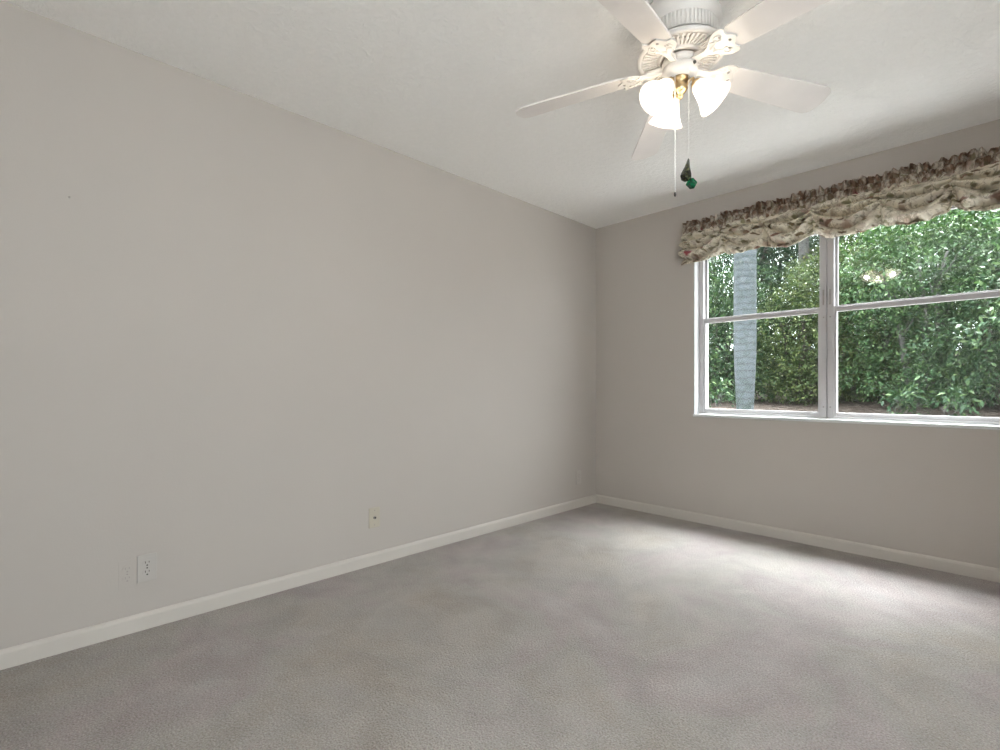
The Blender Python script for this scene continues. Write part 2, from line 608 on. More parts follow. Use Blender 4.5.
def blade_outline():
    pts = []
    r0, r1 = .185, .650
    w0, w1 = .052, .068
    # lower side inner to outer, rounded tip corners, back
    def side(sg):
        out = []
        out.append((r0, sg * w0 * .62))
        out.append((r0 + .012, sg * w0 * .88))
        out.append((r0 + .035, sg * w0))
        for t in (.25, .5, .75, .9):
            out.append((r0 + (r1 - .05 - r0) * t, sg * (w0 + (w1 - w0) * t)))
        for q in range(7):
            a = q / 6 * pi / 2
            out.append((r1 - .045 + .045 * math.sin(a) * .9, sg * (w1 - .038 + .038 * math.cos(a))))
        out.append((r1, sg * .012))
        return out
    return side(-1) + list(reversed(side(1)))


def bracket_outline(sg=1):
    """filigree blade iron: narrow neck that spreads into a three lobed plate"""
    half = [(.055, .013), (.085, .011), (.115, .012), (.135, .020), (.150, .034), (.168, .046), (.186, .052), (.205, .050), (.214, .043), (.209, .036),
            (.206, .029), (.211, .020), (.222, .012), (.228, .004)]
    half = [(x, y * (1.16 if y > .015 else 1)) for x, y in half]
    return [(x, -y) for x, y in half] + [(x, y) for x, y in reversed(half)]


cam_phase = 85.7
for i in range(5):
    ang = math.radians(cam_phase + 72 * i) + YAW
    tilt = Matrix.Rotation(ang, 4, 'Z') @ Matrix.Translation((0, 0, BZ)) @ Matrix.Rotation(DROOP, 4, 'Y')
    Mb = tilt @ Matrix.Rotation(-PITCH, 4, 'X')
    bl = fpart(MB().prism(blade_outline(), -.0035, .0035, Mb), 'fan_blade', M['blade'], bevel=.0015)
    br = MB()
    br.prism(bracket_outline(), -.0095, -.0035, Mb)
    # neck that rises to the rotor
    br.tube([Mb @ Vector((.15, 0, -.006)), Mb @ Vector((.11, 0, .002)), tilt @ Vector((.075, 0, .006)), tilt @ Vector((.05, 0, .008))], [.009, .010, .011, .012], 10)
    # scrolls in relief on the plate
    for sg in (-1, 1):
        br.tube([Mb @ Vector((.135 + .03 * t + .018 * math.sin(t * 5), sg * (.008 + .030 * t), -.0105)) for t in [q / 8 for q in range(9)]], .003, 6)
        br.tube([Mb @ Vector((.178 + .014 * math.cos(t), sg * (.030 + .012 * math.sin(t)), -.0105)) for t in [q / 10 * 5.2 for q in range(11)]], .0026, 6)
    fpart(br, 'blade_bracket', M['fan'], bl)
    for sx, sy in ((.205, 0), (.185, .03), (.185, -.03)):
        fpart(MB().lathe([(0, -.0125), (.0045, -.0115), (.0055, -.0095)], 12, Mb @ Matrix.Translation((sx, sy, 0))), 'screw', M['steel'], bl)

# light kit
fit = MB().lathe([(0, Z(2.178)), (.034, Z(2.178)), (.036, Z(2.175)), (.028, Z(2.169)), (.020, Z(2.160)), (.026, Z(2.150)), (.028, Z(2.140)), (.020, Z(2.128)), (.009, Z(2.120)),
                  (.011, Z(2.112)), (.006, Z(2.104)), (0, Z(2.100))], 32)
fpart(fit, 'light_fitter', M['brass'])
SH = []
for az in (97, 207, 335):
    a = math.radians(az) + YAW
    rad = Vector((math.cos(a), math.sin(a), 0))
    ax = (rad * math.sin(math.radians(41)) - Vector((0, 0, 1)) * math.cos(math.radians(41))).normalized()
    neck = rad * .052 + Vector((0, 0, Z(2.152)))
    arm = MB()
    arm.tube([rad * .018 + Vector((0, 0, Z(2.146))), rad * .034 + Vector((0, 0, Z(2.168))), rad * .046 + Vector((0, 0, Z(2.170))), neck - ax * .006, neck + ax * .004],
             [.006, .006, .006, .007, .007], 10)
    Q = ax.to_track_quat('Z', 'Y').to_matrix().to_4x4()
    Mx = Matrix.Translation(neck) @ Q
    arm.lathe([(0, -.004), (.016, -.003), (.021, .006), (.021, .016), (.016, .018), (0, .018)], 20, Mx)
    fpart(arm, 'lamp_arm', M['brass'])
    sh = MB()
    out = [(.019, .006), (.024, .012), (.029, .024), (.034, .042), (.040, .060), (.047, .076), (.055, .090), (.063, .101), (.0655, .106)]
    sh.lathe(out + [(.0625, .1055), (.060, .1005), (.0525, .090), (.0445, .076), (.0375, .060), (.0315, .042), (.0265, .024), (.0215, .013)], 40, Mx)
    so = fpart(sh, 'lamp_shade', M['shade'])
    bu = MB().lathe([(0, .018), (.011, .019), (.012, .026), (.017, .036), (.0185, .044), (.015, .055), (.008, .061), (0, .063)], 20, Mx)
    bo = fpart(bu, 'light_bulb', M['bulb'], so)
    bo['label'] = 'glowing warm bulb'
    ld = bpy.data.lights.new('bulb_light', 'POINT')
    ld.energy = LAMP_W
    ld.color = (1.0, .945, .87)
    ld.shadow_soft_size = .024
    lo = bpy.data.objects.new('bulb_light', ld)
    COL.objects.link(lo)
    lo.parent = so
    lo.location = Mx @ Vector((0, 0, .086))

# pull chains
def loc_of(px, py, depth):
    return CAM + FWD * depth + RGT * ((px - 500) / FPX * depth) + Vector((0, 0, (HOR - py) / FPX * depth))


def bead_chain(p0, p1, w):
    mb = MB()
    n = 60
    p0, p1 = Vector(p0), Vector(p1)
    rr = [w * 1.3 if i % 2 else w * .8 for i in range(n)]
    mb.tube([p0.lerp(p1, i / (n - 1)) for i in range(n)], rr, 6)
    return mb


flo = Vector((FX, FY, RH))
c1b = loc_of(675, 193, 1.83) - flo
c1t = Vector((c1b.x, c1b.y, Z(2.196)))
ch = fpart(bead_chain(c1t, c1b, .0015), 'pull_chain', M['chain'])
fpart(MB().lathe([(0, .004), (.003, .002), (.004, -.006), (.003, -.012), (0, -.014)], 12, Matrix.Translation(c1b)), 'chain_knob', M['dark'], ch)['label'] = 'dark chain end'
c2b = loc_of(688.8, 158, 1.80) - flo
c2t = Vector((c2b.x, c2b.y, Z(2.20)))
ch2 = fpart(bead_chain(c2t, c2b, .0007), 'pull_chain', M['chain'])

k = NT('smoky_olive_crystal')
nz = k.noise(60, 2, .5, 1.5, k.objco())
k.l(k.ramp(nz.outputs['Fac'], [(.38, (.006, .007, .005)), (.54, (.016, .017, .010)), (.68, (.13, .13, .05))]).outputs[0], k.b.inputs['Base Color'])
k.set(k.b, Roughness=.08, IOR=1.5)
M['crystal'] = k.m
k = NT('emerald_glass_bead')
nz = k.noise(50, 2, .5, 1, k.objco())
k.l(k.ramp(nz.outputs['Fac'], [(.35, (.0, .045, .02)), (.65, (.005, .17, .065))]).outputs[0], k.b.inputs['Base Color'])
k.set(k.b, Roughness=.08, Transmission_Weight=.2, IOR=1.55)
M['emerald'] = k.m
d_ax = (loc_of(685.5, 181, 1.80) - loc_of(689, 159, 1.80)).normalized()
Mx = Matrix.Translation(c2b) @ d_ax.to_track_quat('Z', 'Y').to_matrix().to_4x4()
cr = MB().lathe([(0, 0), (.0035, .006), (.010, .035), (.019, .060), (.0205, .069), (.016, .079), (.007, .085), (0, .086)], 8, Mx, smooth=False)
fpart(cr, 'crystal_pendant', M['crystal'], ch2)['label'] = 'smoky olive faceted crystal drop'
gp = loc_of(691.5, 183.5, 1.80) - flo
Mg = Matrix.Translation(gp) @ Matrix.Rotation(YAW, 4, 'Z') @ Matrix.Rotation(math.radians(28), 4, 'Y') @ Matrix.Rotation(.5, 4, 'Z')
fpart(MB().box(-.014, -.011, -.014, .014, .011, .014, Mg), 'crystal_bead', M['emerald'], ch2, .003)['label'] = 'emerald green faceted bead'

# ------------------------------------------------------------------ balloon valance and its rod
VX0, VX1, VD = .853, 2.665, .085
rod = empty('curtain_rod', (VX0, 0, 2.18))
tag(rod, 'flat white curtain rod carrying the floral valance above the window', 'curtain rod')
ro = -Vector(rod.location)
rb = MB().box(VX0 + .012, -.060, 2.165, VX1 - .012, -.054, 2.19).build('rod_bar', M['trim'], rod, .002)
rb.location = ro
for xx in (VX0 + .012, VX1 - .018):
    e = MB().box(xx, -.060, 2.165, xx + .006, -.0005, 2.19).build('rod_return', M['trim'], rod, .001)
    e.location = ro

val = empty('valance', (VX0, 0, 2.0))
tag(val, 'cream floral balloon valance gathered in swags over the window', 'valance')

Ltot = VD + (VX1 - VX0) + VD
NU = 760


def path(u):
    """distance u along the rod -> point, outward normal (plan), eased corners"""
    rc = .03
    if u < VD - rc:
        return Vector((VX0, -u, 0)), Vector((-1, 0, 0))
    u2 = Ltot - u
    if u2 < VD - rc:
        return Vector((VX1, -u2, 0)), Vector((1, 0, 0))
    if u < VD + rc:
        a = (u - (VD - rc)) / (2 * rc) * pi / 2
        return Vector((VX0 + rc - rc * math.cos(a), -(VD - rc) - rc * math.sin(a), 0)), Vector((-math.cos(a), -math.sin(a), 0))
    if u2 < VD + rc:
        a = (u2 - (VD - rc)) / (2 * rc) * pi / 2
        return Vector((VX1 - rc + rc * math.cos(a), -(VD - rc) - rc * math.sin(a), 0)), Vector((math.cos(a), -math.sin(a), 0))
    return Vector((VX0 + (u - VD), -VD, 0)), Vector((0, -1, 0))


def fbm1(x, seed):
    r = random.Random(seed)
    s = 0
    for o_ in range(4):
        f_ = (2.1 ** o_) * (1 + .2 * r.random())
        s += math.sin(x * f_ + r.random() * 6.28) * (.6 ** o_)
    return s / 2


# gather points and hems, as distance along the path:  (u, hem height)
def ux(x):
    return x - VX0 + VD


GATH = [(0, 1.985), (ux(1.139), 2.004), (ux(1.424), 1.986), (ux(1.70), 2.030), (ux(2.045), 1.992), (ux(2.359), 2.022), (Ltot, 1.985)]
LOWS = [1.945, 1.962, 1.942, 1.942, 1.952, 1.936]
ZPOC = 2.205


def cell(u):
    for i in range(len(GATH) - 1):
        if u <= GATH[i + 1][0] + 1e-6:
            a, b = GATH[i][0], GATH[i + 1][0]
            s = (u - a) / (b - a)
            return i, s
    return len(GATH) - 2, 1.0


def ss(a, b, x):
    t = max(0, min(1, (x - a) / (b - a)))
    return t * t * (3 - 2 * t)


def gstrength(u):
    g = 0
    for uu, hz in GATH[1:-1]:
        g = max(g, math.exp(-((u - uu) / .045) ** 2))
    return g


def set_uv(o, uvs):
    me = o.data
    lay = me.uv_layers.new(name='UVMap')
    idx = np.empty(len(me.loops), dtype=np.int32)
    me.loops.foreach_get('vertex_index', idx)
    lay.data.foreach_set('uv', np.array(uvs, dtype=np.float32)[idx].ravel())


def grid_obj(name, rows, uvs, nu, nv, parent):
    fs = []
    for i in range(nu - 1):
        for j in range(nv - 1):
            fs.append((i * nv + j, (i + 1) * nv + j, (i + 1) * nv + j + 1, i * nv + j + 1))
    mb = MB().add(rows, fs, True)
    o = mb.build(name, M['fabric'], parent)
    o.location = -Vector(val.location)
    set_uv(o, uvs)
    m = o.modifiers.new('cloth_thickness', 'SOLIDIFY')
    m.thickness = .0016
    return o


# header ruffle
vs, uvs = [], []
NV = 18
for i in range(NU):
    u = Ltot * i / (NU - 1)
    p, n = path(u)
    for j in range(NV):
        t = j / (NV - 1)                      # 0 at the frilled top edge, 1 at the pocket seam
        top = 2.268 + .014 * fbm1(u * 22, 5) + .009 * fbm1(u * 75, 6) + .012 * math.sin(pi * min(1, max(0, (u - .1) / (Ltot - .2))))
        z = top + (ZPOC - .012 - top) * t
        amp = .022 * (1 - t) ** .8 + .005
        w = math.sin(u * 170 + 2.4 * fbm1(u * 14, 3) + 1.2 * t * fbm1(u * 60, 8)) * amp + .008 * (1 - t) * fbm1(u * 48, 9)
        d = .002 + w * .7
        q = p + n * d
        if q.y > -.003:
            q.y = -.003
        vs.append((q.x, q.y, z))
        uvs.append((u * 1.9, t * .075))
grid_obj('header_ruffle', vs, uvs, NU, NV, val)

# swagged body
vs, uvs = [], []
NV = 130
for i in range(NU):
    u = Ltot * i / (NU - 1)
    p, n = path(u)
    ci, s = cell(u)
    h0, h1 = GATH[ci][1], GATH[ci + 1][1]
    low = LOWS[ci]
    hi = h0 + (h1 - h0) * s
    c_ = 1 - abs(2 * s - 1) ** 2.0               # 1 in the middle of a swag
    hem = hi + (low - hi) * c_ ** .8 + .004 * fbm1(u * 40, 31 + ci)
    g = gstrength(u)
    edge = min(1, u / .12, (Ltot - u) / .12)
    for j in range(NV):
        t = j / (NV - 1)
        if t < .86:
            tt = t / .86
            z = ZPOC + (hem - ZPOC) * tt
            bulge = .055 * math.sin(pi * min(1, tt * .86)) ** .8 * (.45 + .55 * c_)
        else:                                      # the hem rolls under and back up
            tt = 1.0
            a = (t - .86) / .14
            z = hem + .030 * a * a
            bulge = .055 * math.sin(pi * .86) ** .8 * (.45 + .55 * c_) - .055 * a
        zz = min(1, tt)
        # rolls of cloth that sag between the cords and converge at them, with sharp creases between
        cw = c_ ** .7
        gz_ = zz * cw + ss(.08, .62, zz) * (1 - cw)
        f_ = 3.6 * gz_ + (.30 * fbm1(u * 8 + ci * 2, 12) + .10 * fbm1(u * 31, 15)) * zz + .37 * ci
        fr_ = f_ - math.floor(f_)
        roll = abs(math.sin(pi * fr_ ** 1.35)) ** .75
        fold = (roll - .60) * (.056 * c_ ** .5 + .018) * min(1, zz * 3.2)
        f2 = 8.5 * gz_ + .7 * fbm1(u * 14 + 2 * zz, 22) + ci * .7
        fold += (abs(math.sin(pi * f2)) ** .8 - .6) * .013 * zz
        gat = math.sin(u * 150 + 2.0 * fbm1(u * 12, 3) + 3 * zz) * .006 * (1 - zz) ** 1.3
        rad = math.sin((u * 95 + 6 * zz) + 2 * fbm1(u * 17, 40)) * .016 * zz * (.20 + 1.1 * g)
        pinch = -.042 * g * zz
        d = (bulge + fold + gat + rad + pinch + .004 * fbm1(u * 33 + zz * 11, 51)) * (.10 + .90 * edge)
        q = p + n * d
        if q.y > -.004:
            q.y = -.004
        vs.append((q.x, q.y, z))
        uvs.append((u * 1.35, .075 + t * .42 + .05 * c_ * t))
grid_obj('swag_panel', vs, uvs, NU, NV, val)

# rod pocket with tight shirring
vs, uvs = [], []
NV = 14
for i in range(NU):
    u = Ltot * i / (NU - 1)
    p, n = path(u)
    for j in range(NV):
        t = j / (NV - 1)
        z = 2.232 - .062 * t
        d = .010 + .010 * math.sin(pi * t) + .007 * math.sin(u * 160 + 2.2 * fbm1(u * 16, 71) + t * 1.4) + .004 * fbm1(u * 50 + t * 4, 72)
        if j in (0, NV - 1):
            d -= .010
        q = p + n * d
        if q.y > -.004:
            q.y = -.004
        vs.append((q.x, q.y, z))
        uvs.append((u * 2.0 + .3, .04 + t * .055))
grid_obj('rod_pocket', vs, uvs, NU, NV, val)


# ------------------------------------------------------------------ wall plates
def plate_root(name, y, z, label, cat, group=None):
    o = empty(name, (0, y, z))
    return tag(o, label, cat, group)


def wall_disc(y, z, r, x0, x1, seg=20, flat=1.0):
    """short cylinder standing off the left wall, axis +x"""
    mb = MB()
    ring0, ring1 = [], []
    for i in range(seg):
        a = 2 * pi * i / seg
        ring0.append((x0, y + r * math.cos(a), z + max(-r * flat, min(r * flat, r * math.sin(a)))))
        ring1.append((x1, y + r * math.cos(a), z + max(-r * flat, min(r * flat, r * math.sin(a)))))
    fs = [(i, (i + 1) % seg, seg + (i + 1) % seg, seg + i) for i in range(seg)] + [tuple(range(seg, 2 * seg))]
    return mb.add(ring0 + ring1, fs)


def duplex_outlet(y, z, label, plate_mat, face_mat, slot_mat, half=.035, proud=.006):
    r_ = plate_root('wall_outlet', y, z, label, 'outlet')
    MB().box(.0005, -half, -.0575, proud, half, .0575).build('cover_plate', plate_mat, r_, min(.002, proud * .3))
    for dz in (.0195, -.0195):
        f_ = wall_disc(0, dz, .0172, proud - .0005, proud + .0025, 24, .82).build('receptacle', face_mat, r_)
        sl = MB()
        sl.box(proud + .0022, -.0078, dz + .001, proud + .0028, -.0054, dz + .0098)
        sl.box(proud + .0022, .0054, dz + .002, proud + .0028, .0078, dz + .0092)
        sl.add(*(lambda w: (w.v, w.f))(wall_disc(0, dz - .0075, .0032, proud + .0022, proud + .0028, 12)))
        sl.build('slots', slot_mat, f_)
    wall_disc(0, 0, .003, proud - .0002, proud + .0012, 12).build('screw', slot_mat, r_)
    return r_


M['wallplate'] = simple('painted_over_plate', (.515, .48, .45), .6, .02, spec=.15)
M['faintslot'] = simple('paint_filled_slot', (.36, .33, .31), .6, .05)
duplex_outlet(-3.308, .258, 'white electrical outlet with dark slots, low on left wall nearest the camera', M['whiteplastic'], M['whiteplastic'], M['dark'])
duplex_outlet(-3.376, .247, 'wall-coloured painted-over outlet just left of the white outlet', M['wall'], M['wall'], M['faintslot'], .029, .0014)
duplex_outlet(-.262, .255, 'small pale outlet on left wall right beside the room corner', M['wallplate'], M['wallplate'], M['faintslot'])
jk = plate_root('cable_jack', -2.222, .272, 'ivory cable jack plate with one central socket on left wall', 'wall jack')
MB().box(.0005, -.035, -.0575, .006, .035, .0575).build('cover_plate', M['ivory'], jk, .002)
sk = wall_disc(0, 0, .0085, .0055, .014, 18).build('jack_socket', M['steel'], jk)
wall_disc(0, 0, .0055, .0135, .0146, 14).build('socket_hole', M['dark'], sk)
for dz in (.042, -.042):
    wall_disc(0, dz, .003, .0058, .0072, 12).build('screw', M['steel'], jk)
nl = MB()
nl.tube([(-.004, -3.559, 1.765), (.012, -3.559, 1.768)], .0013, 8)
nl.tube([(.0115, -3.559, 1.768), (.0135, -3.559, 1.768)], .0035, 10)
tag(nl.build('picture_nail', M['steel']), 'tiny nail left high on the bare left wall', 'nail')

# ------------------------------------------------------------------ outside: ground, palm, shrubs, trees
k = NT('leaf_litter_ground')
co = k.objco()
vo = k.n('TexVoronoi'); k.set(vo, Scale=22, Randomness=1); k.l(co, vo.inputs['Vector'])
sc_ = k.n('SeparateColor'); k.l(vo.outputs['Color'], sc_.inputs[0])
r1 = k.ramp(sc_.outputs[0], [(0, (.018, .014, .011)), (.3, (.040, .031, .025)), (.6, (.062, .048, .040)), (.9, (.098, .080, .068))])
nz = k.noise(.9, 4, vec=co)
r2 = k.ramp(nz.outputs['Fac'], [(.4, (.65, .65, .65)), (.6, (1, 1, 1))])
k.l(k.mix(1.0, r1.outputs[0], r2.outputs[0], 'MULTIPLY'), k.b.inputs['Base Color'])
k.set(k.b, Roughness=.9, Specular_IOR_Level=.1)
k.bump(vo.outputs['Distance'], .8, .03)
M['litter'] = k.m


def gz(x, y):
    return -.15 + .80 * ss(2.2, 4.4, y) + .24 * ss(4.0, 8, y) + 1.1 * ss(8.0, 15, y) + .04 * math.sin(x * 1.3 + y * .7) * ss(1, 3, y)


g = MB()
nx, ny = 70, 60
vs = [(-12 + 26 * i / (nx - 1), .22 + 18 * (j / (ny - 1)) ** 1.3, 0) for i in range(nx) for j in range(ny)]
vs = [(x, y, gz(x, y)) for x, y, _ in vs]
g.add(vs, [(i * ny + j, (i + 1) * ny + j, (i + 1) * ny + j + 1, i * ny + j + 1) for i in range(nx - 1) for j in range(ny - 1)], True)
go = g.build('ground', M['litter'])
go['kind'] = 'structure'
go['label'] = 'sloping bed of dry leaf litter outside the window'


k = NT('pale_bounce_paving')
nz = k.noise(3, 6, .65, .3, k.objco())
k.l(k.ramp(nz.outputs['Fac'], [(.3, (.50, .49, .47)), (.7, (.62, .61, .59))]).outputs[0], k.b.inputs['Base Color'])
k.set(k.b, Roughness=.9)
M['bounce_paving'] = k.m
M['bounce_deck'] = simple('white_bounce_deck', (.78, .77, .75), .85, .03, 3, spec=.2)
pv = MB()
for i in range(9):                                   # unseen walk along the house wall, added to bounce daylight onto the ceiling
    pv.box(-4.2 + i * 1.25, .24, -.16, -2.97 + i * 1.25, 2.3, -.045)
pvo = pv.build('bounce_walk', M['bounce_paving'], bevel=.008)
po = MB()  # unseen white patio, added to throw light up through the fill window
for i in range(3):
    for j in range(5):
        po.box(RX + .24 + i * 1.25, -6.2 + j * 1.25, -.16, RX + 1.47 + i * 1.25, -4.97 + j * 1.25, -.045)
struct(po.build('bounce_patio', M['bounce_deck'], bevel=.008), 'white patio slabs added outside the right wall to bounce light in')
struct(pvo, 'pale walk added outside the window wall to bounce light in')


def leaf_mat(name, cols, trans=.17):
    k = NT(name)
    rnd = k.n('NewGeometry').outputs['Random Per Island']
    n_ = len(cols)
    r_ = k.ramp(rnd, [(i / (n_ - 1) if n_ > 1 else 0, c) for i, c in enumerate(cols)])
    k.l(r_.outputs[0], k.b.inputs['Base Color'])
    k.set(k.b, Roughness=.42, Specular_IOR_Level=.16)
    t_ = k.n('BsdfTranslucent')
    k.l(k.mix(1.0, r_.outputs[0], (1.15, 1.3, .7), 'MULTIPLY'), t_.inputs[0])
    m_ = k.n('MixShader'); m_.inputs[0].default_value = trans
    k.l(k.b.outputs[0], m_.inputs[1]); k.l(t_.outputs[0], m_.inputs[2]); k.l(m_.outputs[0], k.out.inputs['Surface'])
    return k.m


L = {
    'bright': leaf_mat('bright_green_leaf', [(0.0187, 0.0422, 0.0200), (0.0347, 0.0704, 0.0303), (0.0544, 0.1088, 0.0438), (0.0949, 0.1473, 0.0559)]),
    'mid': leaf_mat('mid_green_leaf', [(0.0158, 0.0366, 0.0200), (0.0277, 0.0572, 0.0280), (0.0425, 0.0845, 0.0383), (0.0771, 0.1173, 0.0438)]),
    'dark': leaf_mat('dark_green_leaf', [(0.0089, 0.0244, 0.0176), (0.0138, 0.0394, 0.0255), (0.0257, 0.0572, 0.0343), (0.0425, 0.0751, 0.0391)]),
    'olive': leaf_mat('olive_green_leaf', [(0.0218, 0.0385, 0.0160), (0.0405, 0.0675, 0.0239), (0.0673, 0.0976, 0.0327), (0.1117, 0.1305, 0.0438)]),
}
M['bark'] = simple('grey_brown_bark', (.055, .046, .040), .9, .4, 14, bump=.6, bscale=30)
M['stem'] = simple('pale_grey_stem', (.078, .076, .072), .85, .3, 12, bump=.4, bscale=40)
M['darkbark'] = simple('dark_wet_bark', (.026, .020, .018), .9, .35, 14, bump=.6, bscale=30)


def leaves(name, mat, blobs, count, size, parent, droop=.3, aspect=.42, shell=.55, clump=9):
    """leafy crown: blobs = list of (cx,cy,cz, rx,ry,rz) in local space; leaves grow in sprigs"""
    vol = np.array([b[3] * b[4] + b[4] * b[5] + b[3] * b[5] for b in blobs])
    pick = NP.choice(len(blobs), size=count // clump, p=vol / vol.sum())
    B = np.array(blobs)[pick]
    n_ = len(pick)
    d = NP.normal(size=(n_, 3)); d /= np.linalg.norm(d, axis=1)[:, None]
    rr = (1 - shell * NP.random(n_) ** 1.6)[:, None]
    lump = 1 + .16 * np.sin(d[:, :1] * 7 + B[:, :1]) * np.cos(d[:, 2:] * 6 + B[:, 1:2]) + .05 * NP.normal(size=(n_, 1))
    c0 = B[:, :3] + d * B[:, 3:] * rr * lump
    c = np.repeat(c0, clump, 0); dd = np.repeat(d, clump, 0)
    m = len(c)
    c = c + NP.normal(size=(m, 3)) * size * .75
    ax = dd * .8 + NP.normal(size=(m, 3)) * .75; ax[:, 2] -= droop
    ax /= np.linalg.norm(ax, axis=1)[:, None]
    up = NP.normal(size=(m, 3)) * .6 + np.array([0, 0, 1.0]) + dd * .5
    sd = np.cross(ax, up); sd /= np.linalg.norm(sd, axis=1)[:, None] + 1e-9
    nn = np.cross(sd, ax)
    ln = size * (.6 + .8 * NP.random((m, 1))); wd = ln * aspect * .5
    V = np.empty((m, 4, 3))
    V[:, 0] = c
    V[:, 1] = c + ax * ln * .5 + sd * wd + nn * wd * .35
    V[:, 2] = c + ax * ln - nn * ln * .12
    V[:, 3] = c + ax * ln * .5 - sd * wd + nn * wd * .35
    me = bpy.data.meshes.new(name)
    me.vertices.add(m * 4); me.vertices.foreach_set('co', V.astype(np.float32).ravel())
    me.loops.add(m * 4); me.loops.foreach_set('vertex_index', np.arange(m * 4, dtype=np.int32))
    me.polygons.add(m)
    me.polygons.foreach_set('loop_start', np.arange(0, m * 4, 4, dtype=np.int32))
    me.update(calc_edges=True); me.validate()
    me.materials.append(mat)
    o = bpy.data.objects.new(name, me)
    COL.objects.link(o)
    if parent is not None:
        o.parent = parent
    return o


def stems(kind, n, h, r, spread, lean=0, seed=1):
    R_ = random.Random(seed)
    mb = MB()
    for i in range(n):
        a = 2 * pi * i / n + R_.random()
        s = spread * (.5 + R_.random())
        pts, rs = [], []
        for q in range(7):
            t = q / 6
            pts.append((s * t ** 1.3 * math.cos(a) + lean * t + .05 * math.sin(t * 7 + i) + .04 * math.cos(a), s * t ** 1.3 * math.sin(a) + .04 * math.sin(a), -.08 + h * t))
            rs.append(r * (1.15 - .75 * t))
        mb.tube(pts, rs, 8)
        # side branches
        for q in (3, 4, 5):
            b = Vector(pts[q]); aa = R_.random() * 6.28
            e_ = b + Vector((math.cos(aa) * .5, math.sin(aa) * .5, .55)) * h * .28
            mb.tube([b, b.lerp(e_, .5) + Vector((0, 0, -.03)), e_], [rs[q] * .6, rs[q] * .4, rs[q] * .2], 6)
    return mb


def at(px, Y):
    """ground point on world line y = Y seen at image column px"""
    d = FWD + RGT * ((px - 500) / FPX)
    t = (Y - CAM.y) / d.y
    p = CAM + d * t
    return p.x, Y


def plant(name, px, Y, label, cat, mat, blobs, count, size, stem=None, stem_mat='bark', group=None, **kw):
    x, y = at(px, Y)
    root = empty(name, (x, y, gz(x, y)))
    tag(root, label, cat, group)
    leaves('foliage', L[mat], blobs, count, size, root, **kw)
    if stem:
        stems(name, *stem).build('trunk' if stem[0] < 3 else 'stems', M[stem_mat], root)
    return root


# royal palm with a smooth grey trunk, in front of the hedge
k = NT('ringed_palm_trunk')
co = k.objco()
sz = k.n('SeparateXYZ'); k.l(co, sz.inputs[0])
wv = k.n('TexWave', wave_type='BANDS', bands_direction='Z'); k.set(wv, Scale=3.6, Distortion=3.5, Detail=3, Detail_Scale=2.0); k.l(co, wv.inputs['Vector'])
rr = k.ramp(wv.outputs['Fac'], [(.02, (.028, .033, .036)), (.12, (.044, .052, .057)), (.9, (.052, .061, .067))])
n1 = k.noise(9, 6, .7, .8, co)
blot = k.ramp(n1.outputs['Fac'], [(.47, (0, 0, 0)), (.54, (1, 1, 1))])
lowm = k.ramp(sz.outputs['Z'], [(.0, (.95, .95, .95)), (1.0, (.35, .35, .35))])
cc = k.mix(k.math('MULTIPLY', blot.outputs[0], lowm.outputs[0]), rr.outputs[0], (.014, .024, .017))
k.l(cc, k.b.inputs['Base Color']); k.set(k.b, Roughness=.8, Specular_IOR_Level=.2)
k.bump(k.math('ADD', k.math('MULTIPLY', wv.outputs['Fac'], .25), n1.outputs['Fac']), .35, .008)
M['palmtrunk'] = k.m
px_, py_ = at(745, 3.13)
palm = empty('palm_tree', (px_, py_, gz(px_, py_)))
tag(palm, 'tall palm with smooth pale grey ringed trunk behind the left window', 'palm tree')
pr = []
for i in range(120):
    z = -.1 + 6.2 * i / 119
    r_ = .092 + .044 * ss(.1, 1.5, z) - .035 * ss(2.5, 6, z) + .05 * math.exp(-((z + .1) / .18) ** 2)
    if i % 3 == 0:
        r_ -= .0012
    pr.append((r_, z))
MB().lathe([(0, -.1)] + pr + [(0, 6.1)], 32).build('trunk', M['palmtrunk'], palm)
MB().lathe([(.085, 6.05), (.10, 6.2), (.09, 6.7), (.05, 7.3), (0, 7.35)], 24).build('crownshaft', L['mid'], palm)


def frond_mesh(mb, root, az, length, rise, fall, nleaf=44, leaf=.45):
    d = Vector((math.cos(az), math.sin(az), 0)); s = Vector((-math.sin(az), math.cos(az), 0))
    pts = [root + d * (length * t) + Vector((0, 0, rise * t - fall * t * t)) for t in [q / 12 for q in range(13)]]
    mb.tube(pts, [.022 * (1 - .85 * q / 12) for q in range(13)], 5)
    for q in range(nleaf):
        t = .12 + .88 * q / nleaf
        f_ = t * 12; i0 = min(11, int(f_)); p = pts[i0].lerp(pts[i0 + 1], f_ - i0)
        ll = leaf * (1 - .6 * abs(t - .45))
        for sg in (-1, 1):
            dirv = (s * sg + d * .55 + Vector((0, 0, -.45 - .25 * RNG.random()))).normalized()
            tip = p + dirv * ll + Vector((0, 0, -.35 * ll))
            midp = p + dirv * ll * .5
            w = d * .018
            mb.add([p - w * .5, p + w * .5, midp + w, tip, midp - w], [(0, 1, 2, 3, 4)])


for i in range(11):
    fm = MB()
    frond_mesh(fm, Vector((0, 0, 7.1)), i * 2 * pi / 11 + .2, 2.6, 1.1 - .25 * (i % 3), 2.2 + .3 * (i % 2), 36, .6)
    fm.build('frond', L['mid'], palm)

